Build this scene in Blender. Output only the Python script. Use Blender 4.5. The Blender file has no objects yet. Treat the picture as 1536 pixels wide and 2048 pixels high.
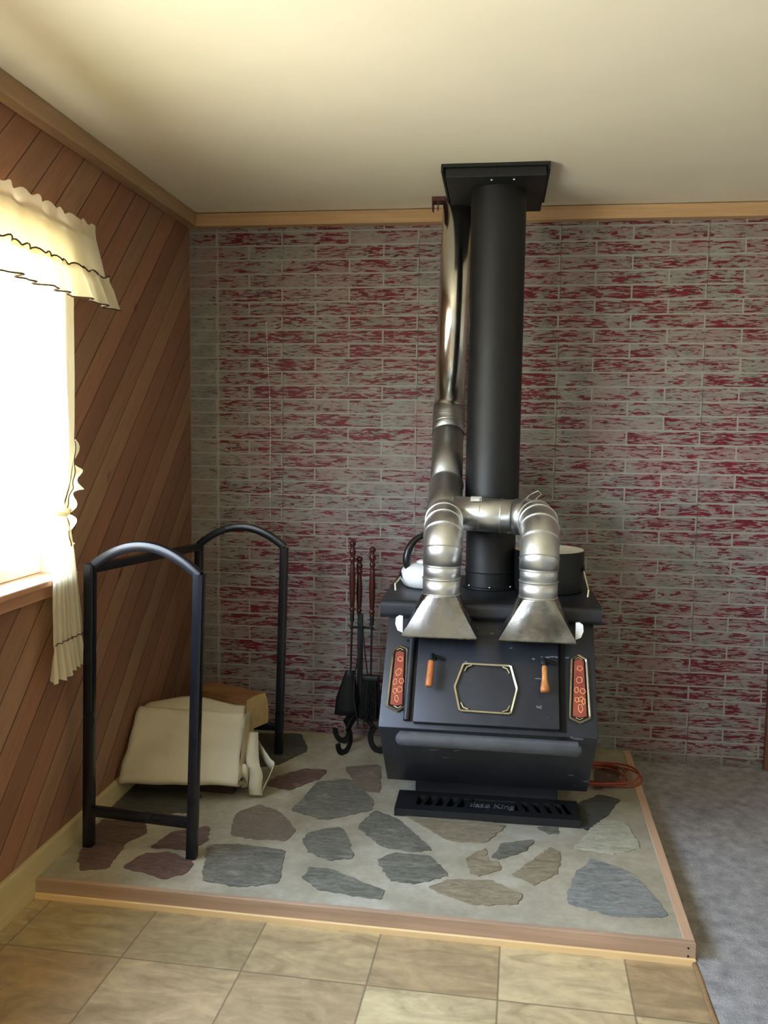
import bpy, bmesh, math, random
from mathutils import Vector, Matrix
from math import pi, sin, cos, radians
random.seed(7)
SC = bpy.context.scene
COL = SC.collection
ORG = {}

# ------------------------------------------------------------------ helpers
def V(*a): return Vector(a)

class MB:
    def __init__(s): s.bm = bmesh.new()
    def box(s, x0, x1, y0, y1, z0, z1, bev=0.0):
        vs = [s.bm.verts.new((x, y, z)) for x in (x0, x1) for y in (y0, y1) for z in (z0, z1)]
        fs = []
        for f in ((0,1,3,2),(4,6,7,5),(0,4,5,1),(2,3,7,6),(0,2,6,4),(1,5,7,3)):
            fs.append(s.bm.faces.new([vs[i] for i in f]))
        if bev:
            es = list({e for f in fs for e in f.edges})
            bmesh.ops.bevel(s.bm, geom=es, offset=bev, segments=2, profile=0.5, affect='EDGES')
        return s
    def grid(s, pts, close_u=False, close_v=False):
        R = [[s.bm.verts.new(p) for p in row] for row in pts]
        n, m = len(R), len(R[0])
        for i in range(n if close_u else n-1):
            for j in range(m if close_v else m-1):
                s.bm.faces.new((R[i][j], R[i][(j+1) % m], R[(i+1) % n][(j+1) % m], R[(i+1) % n][j]))
        return R
    def sweep(s, path, sec, scale=None, up=None, cap=True, closed=False):
        """sec: list of (a,b) in the plane across the path; a along 'side', b along 'up'"""
        P = [Vector(p) for p in path]; n = len(P); rows = []
        U = Vector(up) if up else None
        prev = None
        for i in range(n):
            if closed: t = (P[(i+1) % n]-P[i-1])
            else: t = (P[min(i+1, n-1)]-P[max(i-1, 0)])
            t.normalize()
            if U is not None: side = t.cross(U)
            elif prev is not None: side = prev - t*prev.dot(t)
            else:
                a = Vector((0, 0, 1)) if abs(t.z) < .9 else Vector((1, 0, 0))
                side = t.cross(a)
            side.normalize(); prev = side
            upv = side.cross(t).normalized()
            k = scale[i] if scale else 1.0
            rows.append([P[i]+side*a*k+upv*b*k for a, b in sec])
        R = s.grid(rows, close_u=closed, close_v=True)
        if cap and not closed:
            s.bm.faces.new(R[0][::-1]); s.bm.faces.new(R[-1])
        return s
    def tube(s, path, r, n=16, radii=None, cap=True, closed=False, up=None):
        sec = [(cos(2*pi*k/n), sin(2*pi*k/n)) for k in range(n)]
        rr = radii if radii else [r]*len(path)
        return s.sweep(path, sec, scale=rr, cap=cap, closed=closed, up=up)
    def lathe(s, prof, c, n=32, axis=(0, 0, 1), cap=True):
        ax = Vector(axis).normalized()
        a = Vector((1, 0, 0)) if abs(ax.x) < .9 else Vector((0, 1, 0))
        e1 = (a-ax*a.dot(ax)).normalized(); e2 = ax.cross(e1)
        c = Vector(c)
        R = s.grid([[c+ax*h+e1*(r*cos(2*pi*k/n))+e2*(r*sin(2*pi*k/n)) for k in range(n)] for r, h in prof], close_v=True)
        if cap:
            if prof[0][0] > 1e-4: s.bm.faces.new(R[0][::-1])
            if prof[-1][0] > 1e-4: s.bm.faces.new(R[-1])
        return s
    def prism(s, poly, f, h0, h1, bev=0.0):
        """poly of 2D points, f(u,v,h)->3D"""
        A = [s.bm.verts.new(f(u, v, h0)) for u, v in poly]
        B = [s.bm.verts.new(f(u, v, h1)) for u, v in poly]
        n = len(A)
        top = s.bm.faces.new(B); s.bm.faces.new(A[::-1])
        for i in range(n): s.bm.faces.new((A[i], A[(i+1) % n], B[(i+1) % n], B[i]))
        if bev: bmesh.ops.bevel(s.bm, geom=list(top.edges), offset=bev, segments=2, profile=0.5, affect='EDGES')
        return s
    def sphere(s, c, r, sc=(1, 1, 1), u=20, v=12):
        m = Matrix.Translation(c) @ Matrix.Diagonal((*[r*k for k in sc], 1))
        bmesh.ops.create_uvsphere(s.bm, u_segments=u, v_segments=v, radius=1, matrix=m); return s
    def build(s, name, mat, parent=None, smooth=None, solid=None, sub=0, label=None, weld=True):
        bm = s.bm
        if weld: bmesh.ops.remove_doubles(bm, verts=bm.verts, dist=1e-5)
        bmesh.ops.recalc_face_normals(bm, faces=bm.faces)
        o0 = ORG.get(parent.name, Vector((0, 0, 0))) if parent else Vector((0, 0, 0))
        bmesh.ops.translate(bm, verts=bm.verts, vec=-o0)
        me = bpy.data.meshes.new(name); bm.to_mesh(me); bm.free()
        o = bpy.data.objects.new(name, me); COL.objects.link(o)
        if mat: me.materials.append(mat)
        if parent: o.parent = parent
        ORG[o.name] = o0
        if smooth is not None:
            for p in me.polygons: p.use_smooth = True
            if smooth < 180:
                me.set_sharp_from_angle(angle=radians(smooth))
        if solid:
            m = o.modifiers.new('thickness', 'SOLIDIFY'); m.thickness = solid; m.offset = 0
        if sub:
            m = o.modifiers.new('smooth', 'SUBSURF'); m.levels = sub; m.render_levels = sub
        if label: o['label'] = label
        return o

def tag(o, label, cat, group=None, kind=None):
    if label: o['label'] = label
    if cat: o['category'] = cat
    if group: o['group'] = group
    if kind: o['kind'] = kind
    return o
def thing(name, loc, label, cat, group=None):
    o = bpy.data.objects.new(name, None); COL.objects.link(o); o.location = loc
    o.empty_display_size = .05
    ORG[o.name] = Vector(loc); return tag(o, label, cat, group)
def struct(o):
    o['kind'] = 'structure'; return o
def circ(c, r, e1, e2, n=24, a0=0, a1=2*pi, close=False):
    c, e1, e2 = Vector(c), Vector(e1), Vector(e2)
    m = n if close else n
    return [c+e1*(r*cos(a0+(a1-a0)*k/(m)))+e2*(r*sin(a0+(a1-a0)*k/(m))) for k in range(m+(0 if close else 1))]
SQ = lambda w, h=None: [(-w/2, -(h or w)/2), (w/2, -(h or w)/2), (w/2, (h or w)/2), (-w/2, (h or w)/2)]
def RSQ(w, r=.004):
    out = []
    for cx, cy, a in ((1, 1, 0), (-1, 1, 90), (-1, -1, 180), (1, -1, 270)):
        for k in range(3):
            t = radians(a+45*k); out.append((cx*(w/2-r)+r*cos(t), cy*(w/2-r)+r*sin(t)))
    return out

# ------------------------------------------------------------------ materials
def srgb(r, g, b):
    f = lambda c: (c/255/12.92) if c/255 <= .04045 else ((c/255+.055)/1.055)**2.4
    return (f(r), f(g), f(b), 1)
class M:
    def __init__(s, name, base=(.5, .5, .5, 1), rough=.6, metal=0., spec=.5):
        s.m = bpy.data.materials.new(name); s.m.use_nodes = True
        s.t = s.m.node_tree; s.n = s.t.nodes; s.l = s.t.links
        s.b = s.n['Principled BSDF']; s.out = s.n['Material Output']
        s.set('Base Color', base); s.set('Roughness', rough); s.set('Metallic', metal); s.set('Specular IOR Level', spec)
        s._obj = None
    def set(s, k, v, node=None):
        i = (node or s.b).inputs[k]
        if isinstance(v, bpy.types.NodeSocket): s.l.new(v, i)
        else: i.default_value = v
    def obj(s):
        if not s._obj: s._obj = s.n.new('ShaderNodeTexCoord').outputs['Object']
        return s._obj
    def mapn(s, loc=(0, 0, 0), rot=(0, 0, 0), scale=(1, 1, 1), src=None):
        n = s.n.new('ShaderNodeMapping'); s.l.new(src or s.obj(), n.inputs[0])
        n.inputs[1].default_value = loc; n.inputs[2].default_value = rot; n.inputs[3].default_value = scale
        return n.outputs[0]
    def noise(s, scale, detail=4, rough=.55, vec=None, dist=0, out='Fac'):
        n = s.n.new('ShaderNodeTexNoise'); s.l.new(vec or s.obj(), n.inputs['Vector'])
        n.inputs['Scale'].default_value = scale; n.inputs['Detail'].default_value = detail
        n.inputs['Roughness'].default_value = rough; n.inputs['Distortion'].default_value = dist
        return n.outputs[out]
    def math(s, op, a, b=0., c=0., clamp=False):
        n = s.n.new('ShaderNodeMath'); n.operation = op; n.use_clamp = clamp
        for i, v in enumerate((a, b, c)):
            if isinstance(v, bpy.types.NodeSocket): s.l.new(v, n.inputs[i])
            else: n.inputs[i].default_value = v
        return n.outputs[0]
    def ramp(s, fac, stops, interp='LINEAR'):
        n = s.n.new('ShaderNodeValToRGB'); s.l.new(fac, n.inputs[0]); cr = n.color_ramp; cr.interpolation = interp
        while len(cr.elements) < len(stops): cr.elements.new(.5)
        for e, (p, c) in zip(cr.elements, stops):
            e.position = p; e.color = c if len(c) == 4 else (*c, 1)
        return n.outputs[0]
    def bw(s, fac, a, b): return s.ramp(fac, [(a, (0, 0, 0, 1)), (b, (1, 1, 1, 1))])
    def mix(s, fac, a, b, mode='MIX'):
        n = s.n.new('ShaderNodeMix'); n.data_type = 'RGBA'; n.blend_type = mode
        for i, v in ((0, fac), (6, a), (7, b)):
            if isinstance(v, bpy.types.NodeSocket): s.l.new(v, n.inputs[i])
            else: n.inputs[i].default_value = v
        return n.outputs[2]
    def sep(s, vec=None):
        n = s.n.new('ShaderNodeSeparateXYZ'); s.l.new(vec or s.obj(), n.inputs[0]); return n.outputs
    def comb(s, x, y, z):
        n = s.n.new('ShaderNodeCombineXYZ')
        for i, v in enumerate((x, y, z)):
            if isinstance(v, bpy.types.NodeSocket): s.l.new(v, n.inputs[i])
            else: n.inputs[i].default_value = v
        return n.outputs[0]
    def bump(s, h, strength=.3, dist=.01, normal=None):
        n = s.n.new('ShaderNodeBump'); n.inputs['Strength'].default_value = strength; n.inputs['Distance'].default_value = dist
        s.l.new(h, n.inputs['Height'])
        if normal: s.l.new(normal, n.inputs['Normal'])
        s.l.new(n.outputs[0], s.b.inputs['Normal']); return n.outputs[0]

def simple(name, c, rough=.6, metal=0., nscale=30, amp=.15, bump=.1, bdist=.002, spec=.5):
    m = M(name, c, rough, metal, spec)
    f = m.noise(nscale, 5)
    d = tuple(x*(1-amp) for x in c[:3])+(1,); u = tuple(min(1, x*(1+amp)) for x in c[:3])+(1,)
    m.set('Base Color', m.ramp(f, [(.3, d), (.7, u)]))
    if bump: m.bump(f, bump, bdist)
    return m.m

def m_brick():
    m = M('faux_brick_paneling', rough=.55, spec=.35)
    x, y, z = m.sep()
    # a little wobble so joints are not ruler straight
    v = m.comb(m.math('ADD', x, -1.79+.3025*10+.0015), m.math('ADD', z, -2.262+.0613*100), 0.)
    n = m.n.new('ShaderNodeTexBrick'); m.l.new(v, n.inputs['Vector'])
    n.offset = .5; n.offset_frequency = 2; n.squash = 1; n.squash_frequency = 2
    n.inputs['Scale'].default_value = 1; n.inputs['Mortar Size'].default_value = .0042
    n.inputs['Mortar Smooth'].default_value = .35; n.inputs['Bias'].default_value = 0
    n.inputs['Brick Width'].default_value = .3025; n.inputs['Row Height'].default_value = .0613
    n.inputs['Color1'].default_value = (0, 0, 0, 1); n.inputs['Color2'].default_value = (1, 1, 1, 1)
    n.inputs['Mortar'].default_value = (.5, .5, .5, 1)
    mort = n.outputs['Fac']; rnd = n.outputs['Color']
    notm = m.math('SUBTRACT', 1, mort, clamp=True)
    # torn horizontal streaks of red
    s1 = m.noise(1, 6, .62, m.mapn(scale=(15, 15, 105)), dist=1.1)
    s2 = m.noise(1, 3, .5, m.mapn(scale=(5.5, 5.5, 26)))
    big = m.noise(1.4, 2, .5)
    den = m.math('ADD', m.math('MULTIPLY', m.math('SUBTRACT', s2, .5), .30), m.math('MULTIPLY', m.math('SUBTRACT', rnd, .5), .07))
    den = m.math('ADD', den, m.math('MULTIPLY', m.math('SUBTRACT', big, .5), .2))
    lft = m.math('MULTIPLY', m.math('SUBTRACT', 1, m.bw(x, .05, .16)), -.14)   # the narrow end strip is hardly worn
    den = m.math('ADD', den, lft)
    val = m.math('ADD', s1, den)
    red = m.math('MULTIPLY', m.bw(val, .528, .553), m.bw(notm, .55, .8))
    g1 = m.noise(9, 4)
    grey = m.ramp(g1, [(.3, srgb(116, 115, 111)), (.7, srgb(148, 147, 140))])
    pink = m.mix(m.bw(m.noise(4, 3), .42, .62), grey, srgb(142, 122, 119))
    redc = m.ramp(m.noise(30, 3), [(.3, srgb(74, 18, 28)), (.7, srgb(124, 22, 42))])
    dark = m.ramp(m.noise(1, 5, .6, m.mapn(scale=(25, 25, 140))), [(.36, (.34, .30, .30, 1)), (.47, (1, 1, 1, 1))])
    pinkd = m.mix(m.math('MULTIPLY', notm, .6), pink, dark, 'MULTIPLY')
    mortc = m.mix(mort, pinkd, srgb(150, 151, 142))
    col = m.mix(red, mortc, redc)
    ed = m.math('SUBTRACT', 1, m.bw(m.math('ABSOLUTE', m.math('SUBTRACT', x, .131)), .002, .005))
    col = m.mix(m.math('MULTIPLY', ed, .6), col, srgb(176, 172, 160))
    # panel seams every second brick
    xs = m.math('MODULO', m.math('ADD', x, -1.034+6.05), .605)
    seam = m.math('LESS_THAN', m.math('ABSOLUTE', m.math('SUBTRACT', xs, .0022)), .0026)
    seam = m.math('MULTIPLY', seam, m.bw(m.noise(6, 2), .38, .5))
    col = m.mix(m.math('MULTIPLY', seam, .55), col, (.05, .045, .04, 1))
    # darker grey-green band with uneven edge at the very bottom
    band = m.math('SUBTRACT', 1, m.bw(m.math('ADD', z, m.math('MULTIPLY', m.noise(5, 4), .1)), .085, .13))
    col = m.mix(m.math('MULTIPLY', band, .55), col, srgb(95, 95, 84))
    m.set('Base Color', col)
    h = m.math('SUBTRACT', m.math('MULTIPLY', s1, .6), m.math('MULTIPLY', red, .5))
    h = m.math('SUBTRACT', h, m.math('MULTIPLY', m.math('ABSOLUTE', m.math('SUBTRACT', mort, .5)), .5))
    m.bump(h, .35, .003)
    m.set('Roughness', m.math('ADD', .42, m.math('MULTIPLY', g1, .2)))
    return m.m

def m_planks():
    m = M('diagonal_cedar_boards', rough=.5, spec=.3)
    x, y, z = m.sep()
    k = 1/math.sqrt(2)
    u = m.math('MULTIPLY', m.math('SUBTRACT', y, z), k)       # across the boards
    w = m.math('MULTIPLY', m.math('ADD', y, z), k)            # along the boards
    bw_ = .0985
    ub = m.math('DIVIDE', m.math('ADD', u, 10*bw_*5+2.365-.004), bw_)
    idx = m.math('FLOOR', ub); fr = m.math('FRACT', ub)
    wn = m.n.new('ShaderNodeTexWhiteNoise'); wn.noise_dimensions = '1D'; m.l.new(idx, wn.inputs['W'])
    base = m.ramp(wn.outputs['Value'], [(0, srgb(142, 102, 80)), (.35, srgb(164, 118, 92)), (.7, srgb(156, 122, 96)), (1, srgb(172, 132, 104))])
    gv = m.comb(m.math('MULTIPLY', u, 1), m.math('MULTIPLY', w, .07), m.math('MULTIPLY', idx, .37))
    g = m.noise(55, 6, .6, gv, dist=1.2)
    g2 = m.noise(5, 3, .5, gv)
    col = m.mix(.85, base, m.ramp(g, [(.25, (.72, .66, .60, 1)), (.55, (1, 1, 1, 1)), (.8, (1.0, .94, .88, 1))]), 'MULTIPLY')
    col = m.mix(m.math('MULTIPLY', m.bw(g2, .45, .75), .45), col, srgb(124, 90, 72))
    kn = m.n.new('ShaderNodeTexVoronoi'); kn.inputs['Scale'].default_value = 3.2
    m.l.new(m.comb(m.math('MULTIPLY', u, 1.6), m.math('MULTIPLY', w, .8), 0.), kn.inputs['Vector'])
    knot = m.math('SUBTRACT', 1, m.bw(kn.outputs['Distance'], .03, .09))
    col = m.mix(m.math('MULTIPLY', knot, .6), col, srgb(64, 36, 26))
    gr = m.math('ABSOLUTE', m.math('SUBTRACT', fr, .5))
    groove = m.bw(gr, .470, .492)
    vis = m.bw(m.noise(2.2, 3, .5, m.comb(m.math('MULTIPLY', idx, 3.1), w, 0.)), .3, .6)
    col = m.mix(m.math('MULTIPLY', groove, m.math('ADD', .5, m.math('MULTIPLY', vis, .5))), col, srgb(40, 22, 16))
    # pitch cracks
    cr = m.noise(1, 2, .4, m.comb(m.math('MULTIPLY', u, 60), m.math('MULTIPLY', w, 1.6), 3.))
    m.set('Base Color', m.mix(m.math('MULTIPLY', m.bw(cr, .74, .77), .6), col, srgb(45, 24, 18)))
    h = m.math('SUBTRACT', m.math('MULTIPLY', g, .08), groove)
    m.bump(h, .5, .004)
    return m.m

def m_wood(name, c1, c2, axis=(1, 0, 0), rough=.5, scale=1.0, stain=None):
    m = M(name, rough=rough, spec=.35)
    sc = tuple(1.2 if a else 34 for a in axis)
    f = m.noise(scale, 5, .6, m.mapn(scale=sc), dist=.8)
    f2 = m.noise(2.5*scale, 2)
    col = m.ramp(f, [(.3, c1), (.7, c2)])
    col = m.mix(m.math('MULTIPLY', m.bw(f2, .4, .7), .35), col, stain or c1)
    m.set('Base Color', col); m.bump(f, .12, .002); return m.m

def m_galv(name, col, rough=.3, mott=.5, bscale=18, dirt=0.):
    m = M(name, col, rough, 1.0)
    n = m.n.new('ShaderNodeTexVoronoi'); n.inputs['Scale'].default_value = 55; m.l.new(m.obj(), n.inputs['Vector'])
    cell = n.outputs['Color']; s = m.sep(cell)[0]
    f = m.noise(bscale, 4, .6)
    a = tuple(x*.72 for x in col[:3])+(1,)
    c = m.mix(m.math('MULTIPLY', m.bw(f, .35, .65), mott), col, a)
    if dirt:
        d = m.bw(m.noise(7, 4, .6, dist=.3), .46, .72)
        c = m.mix(m.math('MULTIPLY', d, dirt), c, (.06, .055, .04, 1))
    m.set('Base Color', c)
    m.set('Roughness', m.math('ADD', rough-.06, m.math('MULTIPLY', m.math('ADD', m.math('MULTIPLY', s, .10), f), .16)))
    m.bump(m.noise(6, 3), .10, .006)
    return m.m

def m_tile():
    m = M('vinyl_slate_tile', rough=.42, spec=.4)
    o = m.mapn(rot=(0, 0, radians(1.6)))
    x, y, z = m.sep(o)
    S = .3405
    tx = m.math('DIVIDE', m.math('ADD', x, S*20-.407-.047+.0), S); ty = m.math('DIVIDE', m.math('ADD', y, S*40+1.681-.0), S)
    ix, iy = m.math('FLOOR', tx), m.math('FLOOR', ty)
    fx, fy = m.math('FRACT', tx), m.math('FRACT', ty)
    ex = m.math('ABSOLUTE', m.math('SUBTRACT', fx, .5)); ey = m.math('ABSOLUTE', m.math('SUBTRACT', fy, .5))
    edge = m.math('MAXIMUM', ex, ey)
    gro = m.bw(edge, .4905, .4965)
    wn = m.n.new('ShaderNodeTexWhiteNoise'); wn.noise_dimensions = '2D'; m.l.new(m.comb(ix, iy, 0.), wn.inputs['Vector'])
    r = wn.outputs['Value']
    base = m.ramp(r, [(0, srgb(148, 132, 100)), (.3, srgb(172, 152, 114)), (.55, srgb(156, 130, 98)), (.75, srgb(194, 176, 136)), (1, srgb(162, 140, 106))])
    shift = m.math('MULTIPLY', r, 17.)
    vv = m.comb(m.math('ADD', x, shift), m.math('ADD', y, m.math('MULTIPLY', r, 9.)), shift)
    rotv = m.mapn(rot=(0, 0, .7), scale=(1, 2.6, 1), src=vv)
    f = m.noise(5.5, 6, .62, rotv, dist=1.3)
    f2 = m.noise(26, 5, .6, vv)
    col = m.mix(.9, base, m.ramp(f, [(.30, (.66, .63, .56, 1)), (.48, (.96, .95, .92, 1)), (.64, (1.22, 1.20, 1.14, 1))]), 'MULTIPLY')
    col = m.mix(.7, col, m.ramp(f2, [(.3, (.84, .80, .74, 1)), (.6, (1.03, 1.02, 1, 1))]), 'MULTIPLY')
    col = m.mix(m.math('MULTIPLY', m.bw(m.noise(7, 5, .7, vv), .62, .74), .45), col, srgb(134, 112, 82))
    m.set('Base Color', m.mix(m.math('MULTIPLY', gro, .75), col, srgb(108, 92, 70)))
    m.bump(m.math('SUBTRACT', m.math('MULTIPLY', f, .4), gro), .25, .003)
    return m.m

def m_stone(name, c1, c2, c3=None):
    m = M(name, rough=.62, spec=.4)
    lay = m.noise(1, 6, .65, m.mapn(rot=(0, 0, random.uniform(-.8, .8)), scale=(16, 46, 30)), dist=1.4)
    f = m.noise(12, 5, .6)
    col = m.ramp(lay, [(.3, c1), (.52, c2), (.75, c3 or c2)])
    col = m.mix(.6, col, m.ramp(f, [(.3, (.78, .78, .76, 1)), (.7, (1.1, 1.1, 1.08, 1))]), 'MULTIPLY')
    fis = m.noise(1, 4, .6, m.mapn(loc=(3, 1, 0), rot=(0, 0, random.uniform(-.7, .7)), scale=(7, 30, 20)), dist=1.8)
    fl = m.math('SUBTRACT', 1, m.bw(m.math('ABSOLUTE', m.math('SUBTRACT', fis, .5)), .004, .02))
    col = m.mix(m.math('MULTIPLY', fl, .55), col, tuple(c*.45 for c in c1[:3])+(1,))
    sm = m.bw(m.noise(9, 5, .7, dist=.5), .60, .70)
    col = m.mix(m.math('MULTIPLY', sm, .35), col, srgb(176, 170, 150))
    m.set('Base Color', col)
    m.bump(m.math('ADD', lay, m.math('MULTIPLY', f, .6)), .6, .006)
    m.set('Roughness', m.math('ADD', .4, m.math('MULTIPLY', f, .35)))
    return m.m

def m_cloth(name, col, trans=.5, weave=900, rough=.9):
    m = M(name, col, rough, 0, .1)
    f = m.noise(8, 4)
    c = m.ramp(f, [(.3, tuple(x*.9 for x in col[:3])+(1,)), (.7, col)])
    m.set('Base Color', c)
    wv = m.n.new('ShaderNodeTexWave'); wv.inputs['Scale'].default_value = weave/6.28; m.l.new(m.obj(), wv.inputs['Vector'])
    m.bump(m.math('ADD', m.math('MULTIPLY', wv.outputs['Fac'], .15), m.math('ADD', m.noise(22, 4), m.math('MULTIPLY', m.noise(7, 3, .5, dist=1.5), 2.2))), .5, .006)
    if trans:
        tr = m.n.new('ShaderNodeBsdfTranslucent'); tr.inputs[0].default_value = col
        mx = m.n.new('ShaderNodeMixShader'); mx.inputs[0].default_value = trans
        m.l.new(m.b.outputs[0], mx.inputs[1]); m.l.new(tr.outputs[0], mx.inputs[2]); m.l.new(mx.outputs[0], m.out.inputs[0])
    return m.m

def m_carpet():
    m = M('grey_carpet', rough=.95, spec=.1)
    f = m.noise(240, 3, .7); f2 = m.noise(22, 5, .65); f3 = m.noise(3.5, 3)
    col = m.ramp(f2, [(.3, srgb(138, 135, 133)), (.7, srgb(184, 181, 178))])
    col = m.mix(.7, col, m.ramp(f, [(.3, (.66, .64, .62, 1)), (.6, (1.08, 1.08, 1.08, 1))]), 'MULTIPLY')
    col = m.mix(.5, col, m.ramp(f3, [(.35, (.86, .85, .84, 1)), (.7, (1.08, 1.07, 1.06, 1))]), 'MULTIPLY')
    m.set('Base Color', col); m.bump(m.math('ADD', f, f2), .8, .006); return m.m

def m_ceiling():
    m = M('cream_painted_ceiling', srgb(232, 224, 196), .7, 0, .3)
    f = m.noise(1.3, 3)
    m.set('Base Color', m.ramp(f, [(.35, srgb(228, 221, 198)), (.7, srgb(238, 231, 210))]))
    m.bump(m.noise(1.6, 2), .12, .03)
    return m.m

def m_blackpaint(name, c=srgb(36, 38, 44), rough=.40, wear=True):
    m = M(name, c, rough, 0, .45)
    f = m.noise(14, 5, .6); g = m.noise(3.2, 3)
    col = m.ramp(f, [(.3, tuple(x*.8 for x in c[:3])+(1,)), (.7, tuple(x*1.25 for x in c[:3])+(1,))])
    if wear:
        sc = m.noise(1, 3, .5, m.mapn(rot=(.3, .9, .5), scale=(14, 42, 42)), dist=.3)
        col = m.mix(m.math('MULTIPLY', m.bw(sc, .70, .715), .5), col, srgb(150, 152, 155))
    m.set('Base Color', col)
    m.set('Roughness', m.math('ADD', rough-.08, m.math('MULTIPLY', g, .2)))
    m.bump(m.noise(160, 2), .08, .001)
    return m.m

MT = {}
MT['brick'] = m_brick(); MT['planks'] = m_planks(); MT['tile'] = m_tile(); MT['carpet'] = m_carpet(); MT['ceil'] = m_ceiling()
MT['trim'] = m_wood('honey_pine_trim', srgb(176, 140, 102), srgb(206, 172, 128), (1, 0, 0))
MT['trimy'] = m_wood('tan_fir_trim', srgb(156, 126, 94), srgb(188, 156, 120), (0, 1, 0))
MT['base'] = m_wood('pale_pine_baseboard', srgb(196, 176, 132), srgb(214, 196, 150), (0, 1, 0))
MT['sill'] = m_wood('fir_window_sill', srgb(186, 136, 104), srgb(212, 164, 128), (0, 1, 0))
MT['hedge'] = m_wood('fir_hearth_board', srgb(160, 130, 104), srgb(184, 154, 126), (1, 0, 0), stain=srgb(138, 112, 88))
MT['hedgey'] = m_wood('fir_hearth_side_board', srgb(186, 150, 120), srgb(208, 174, 144), (0, 1, 0))
MT['strip'] = m_wood('light_pine_strip', srgb(222, 186, 130), srgb(236, 204, 150), (1, 0, 0))
MT['redwood'] = m_wood('reddish_door_casing', srgb(92, 58, 36), srgb(122, 78, 48), (0, 0, 1))
MT['plaster'] = simple('plain_wall_paint', srgb(196, 190, 172), .8, nscale=3, amp=.04, bump=.02)
MT['mortar'] = None
def m_mortar():
    m = M('hearth_mortar', rough=.75, spec=.3)
    f = m.noise(5, 6, .65); g = m.noise(60, 3)
    col = m.ramp(f, [(.3, srgb(142, 134, 112)), (.55, srgb(168, 160, 138)), (.75, srgb(188, 182, 164))])
    m.set('Base Color', m.mix(.5, col, m.ramp(g, [(.3, (.85, .84, .82, 1)), (.7, (1.05, 1.05, 1.05, 1))]), 'MULTIPLY'))
    m.bump(m.math('ADD', f, m.math('MULTIPLY', g, .15)), .35, .006); return m.m
MT['mortar'] = m_mortar()
MT['st_g'] = m_stone('grey_green_slate', srgb(88, 86, 74), srgb(118, 115, 101), srgb(148, 145, 130))
MT['st_r'] = m_stone('dark_red_slate', srgb(84, 62, 56), srgb(108, 84, 76), srgb(126, 104, 94))
MT['st_b'] = m_stone('brown_slate', srgb(108, 96, 82), srgb(128, 114, 98))
MT['st_t'] = m_stone('tan_slate', srgb(124, 112, 90), srgb(150, 136, 110), srgb(168, 156, 130))
MT['st_s'] = m_stone('blue_grey_slate', srgb(110, 110, 106), srgb(138, 138, 132), srgb(166, 166, 158))
MT['st_l'] = m_stone('pale_buff_slate', srgb(158, 154, 132), srgb(180, 176, 152), srgb(192, 190, 170))
MT['st_d'] = m_stone('dark_slate', srgb(64, 64, 58), srgb(84, 84, 76))
MT['black'] = m_blackpaint('black_stove_paint')
MT['blackpipe'] = m_blackpaint('matte_black_pipe_paint', srgb(15, 17, 19), .52, wear=False)
MT['rackm'] = m_blackpaint('black_rack_paint', srgb(17, 20, 26), .24, wear=False)
MT['iron'] = m_blackpaint('wrought_iron', srgb(20, 20, 20), .5, wear=False)
MT['grate'] = m_blackpaint('cast_iron_grate', srgb(26, 26, 26), .55, wear=False)
MT['void'] = simple('black_recess', srgb(12, 12, 12), .9, bump=0)
MT['galv'] = m_galv('galvanised_sheet', (.78, .80, .80, 1), .33, .3)
MT['galvdull'] = m_galv('dull_galvanised_sheet', (.42, .43, .42, 1), .42, .5)
MT['hood'] = m_galv('stained_galvanised_sheet', (.44, .43, .40, 1), .24, .6, dirt=.8)
MT['bright'] = m_galv('bright_galvanised_pipe', (.88, .87, .82, 1), .15, .1)
MT['brass'] = simple('brass_trim', srgb(206, 198, 168), .34, 1.0, bump=0)
MT['gripl'] = m_wood('orange_stained_grip_wood', srgb(150, 84, 44), srgb(196, 122, 68), (0, 0, 1), rough=.4)
MT['gripr'] = m_wood('honey_grip_wood', srgb(142, 78, 44), srgb(214, 150, 84), (0, 0, 1), rough=.4)
MT['tilered'] = m_wood('red_brown_carved_inlay', srgb(122, 52, 40), srgb(150, 72, 54), (0, 0, 1), rough=.45)
MT['carve'] = simple('pale_orange_carved_line', srgb(236, 172, 112), .6, bump=0)
MT['white'] = simple('white_enamel', srgb(238, 240, 240), .15, amp=.02, bump=0)
MT['whitepl'] = simple('white_plastic', srgb(226, 226, 220), .5, amp=.03, bump=0)
MT['blackpl'] = simple('black_plastic', srgb(24, 25, 27), .3, amp=.1, bump=0)
MT['cream'] = simple('cream_enamel', srgb(224, 214, 190), .35, amp=.06, bump=0)
MT['canvas'] = m_cloth('cream_canvas', srgb(204, 194, 166), 0)
MT['curt'] = m_cloth('cream_curtain_cloth', srgb(244, 236, 208), .45)
MT['edging'] = simple('brown_thread_edging', srgb(70, 48, 32), .9, bump=0)
MT['log'] = m_wood('split_log_side', srgb(128, 88, 54), srgb(160, 114, 74), (1, 0, 0), rough=.8)
MT['logend'] = simple('fresh_cut_wood_end', srgb(212, 182, 128), .8, nscale=40, amp=.12, bump=.2)
MT['logdark'] = m_wood('shadow_dark_log', srgb(50, 38, 30), srgb(74, 58, 44), (1, 0, 0), rough=.9)  # dark brown standing in for the shadow under the canvas
MT['toolwood'] = m_wood('dark_cherry_handle', srgb(58, 30, 26), srgb(92, 48, 38), (0, 0, 1), rough=.22)
MT['bristle'] = simple('black_bristle', srgb(22, 21, 20), .9, nscale=200, amp=.5, bump=1, bdist=.01)
MT['cord'] = simple('orange_red_cord_rubber', srgb(150, 66, 44), .5, bump=0)
MT['rust'] = simple('rusty_bracket_iron', srgb(84, 42, 38), .6, bump=.2)
MT['vinyl'] = simple('white_vinyl_frame', srgb(232, 230, 222), .4, amp=.02, bump=0)
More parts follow.
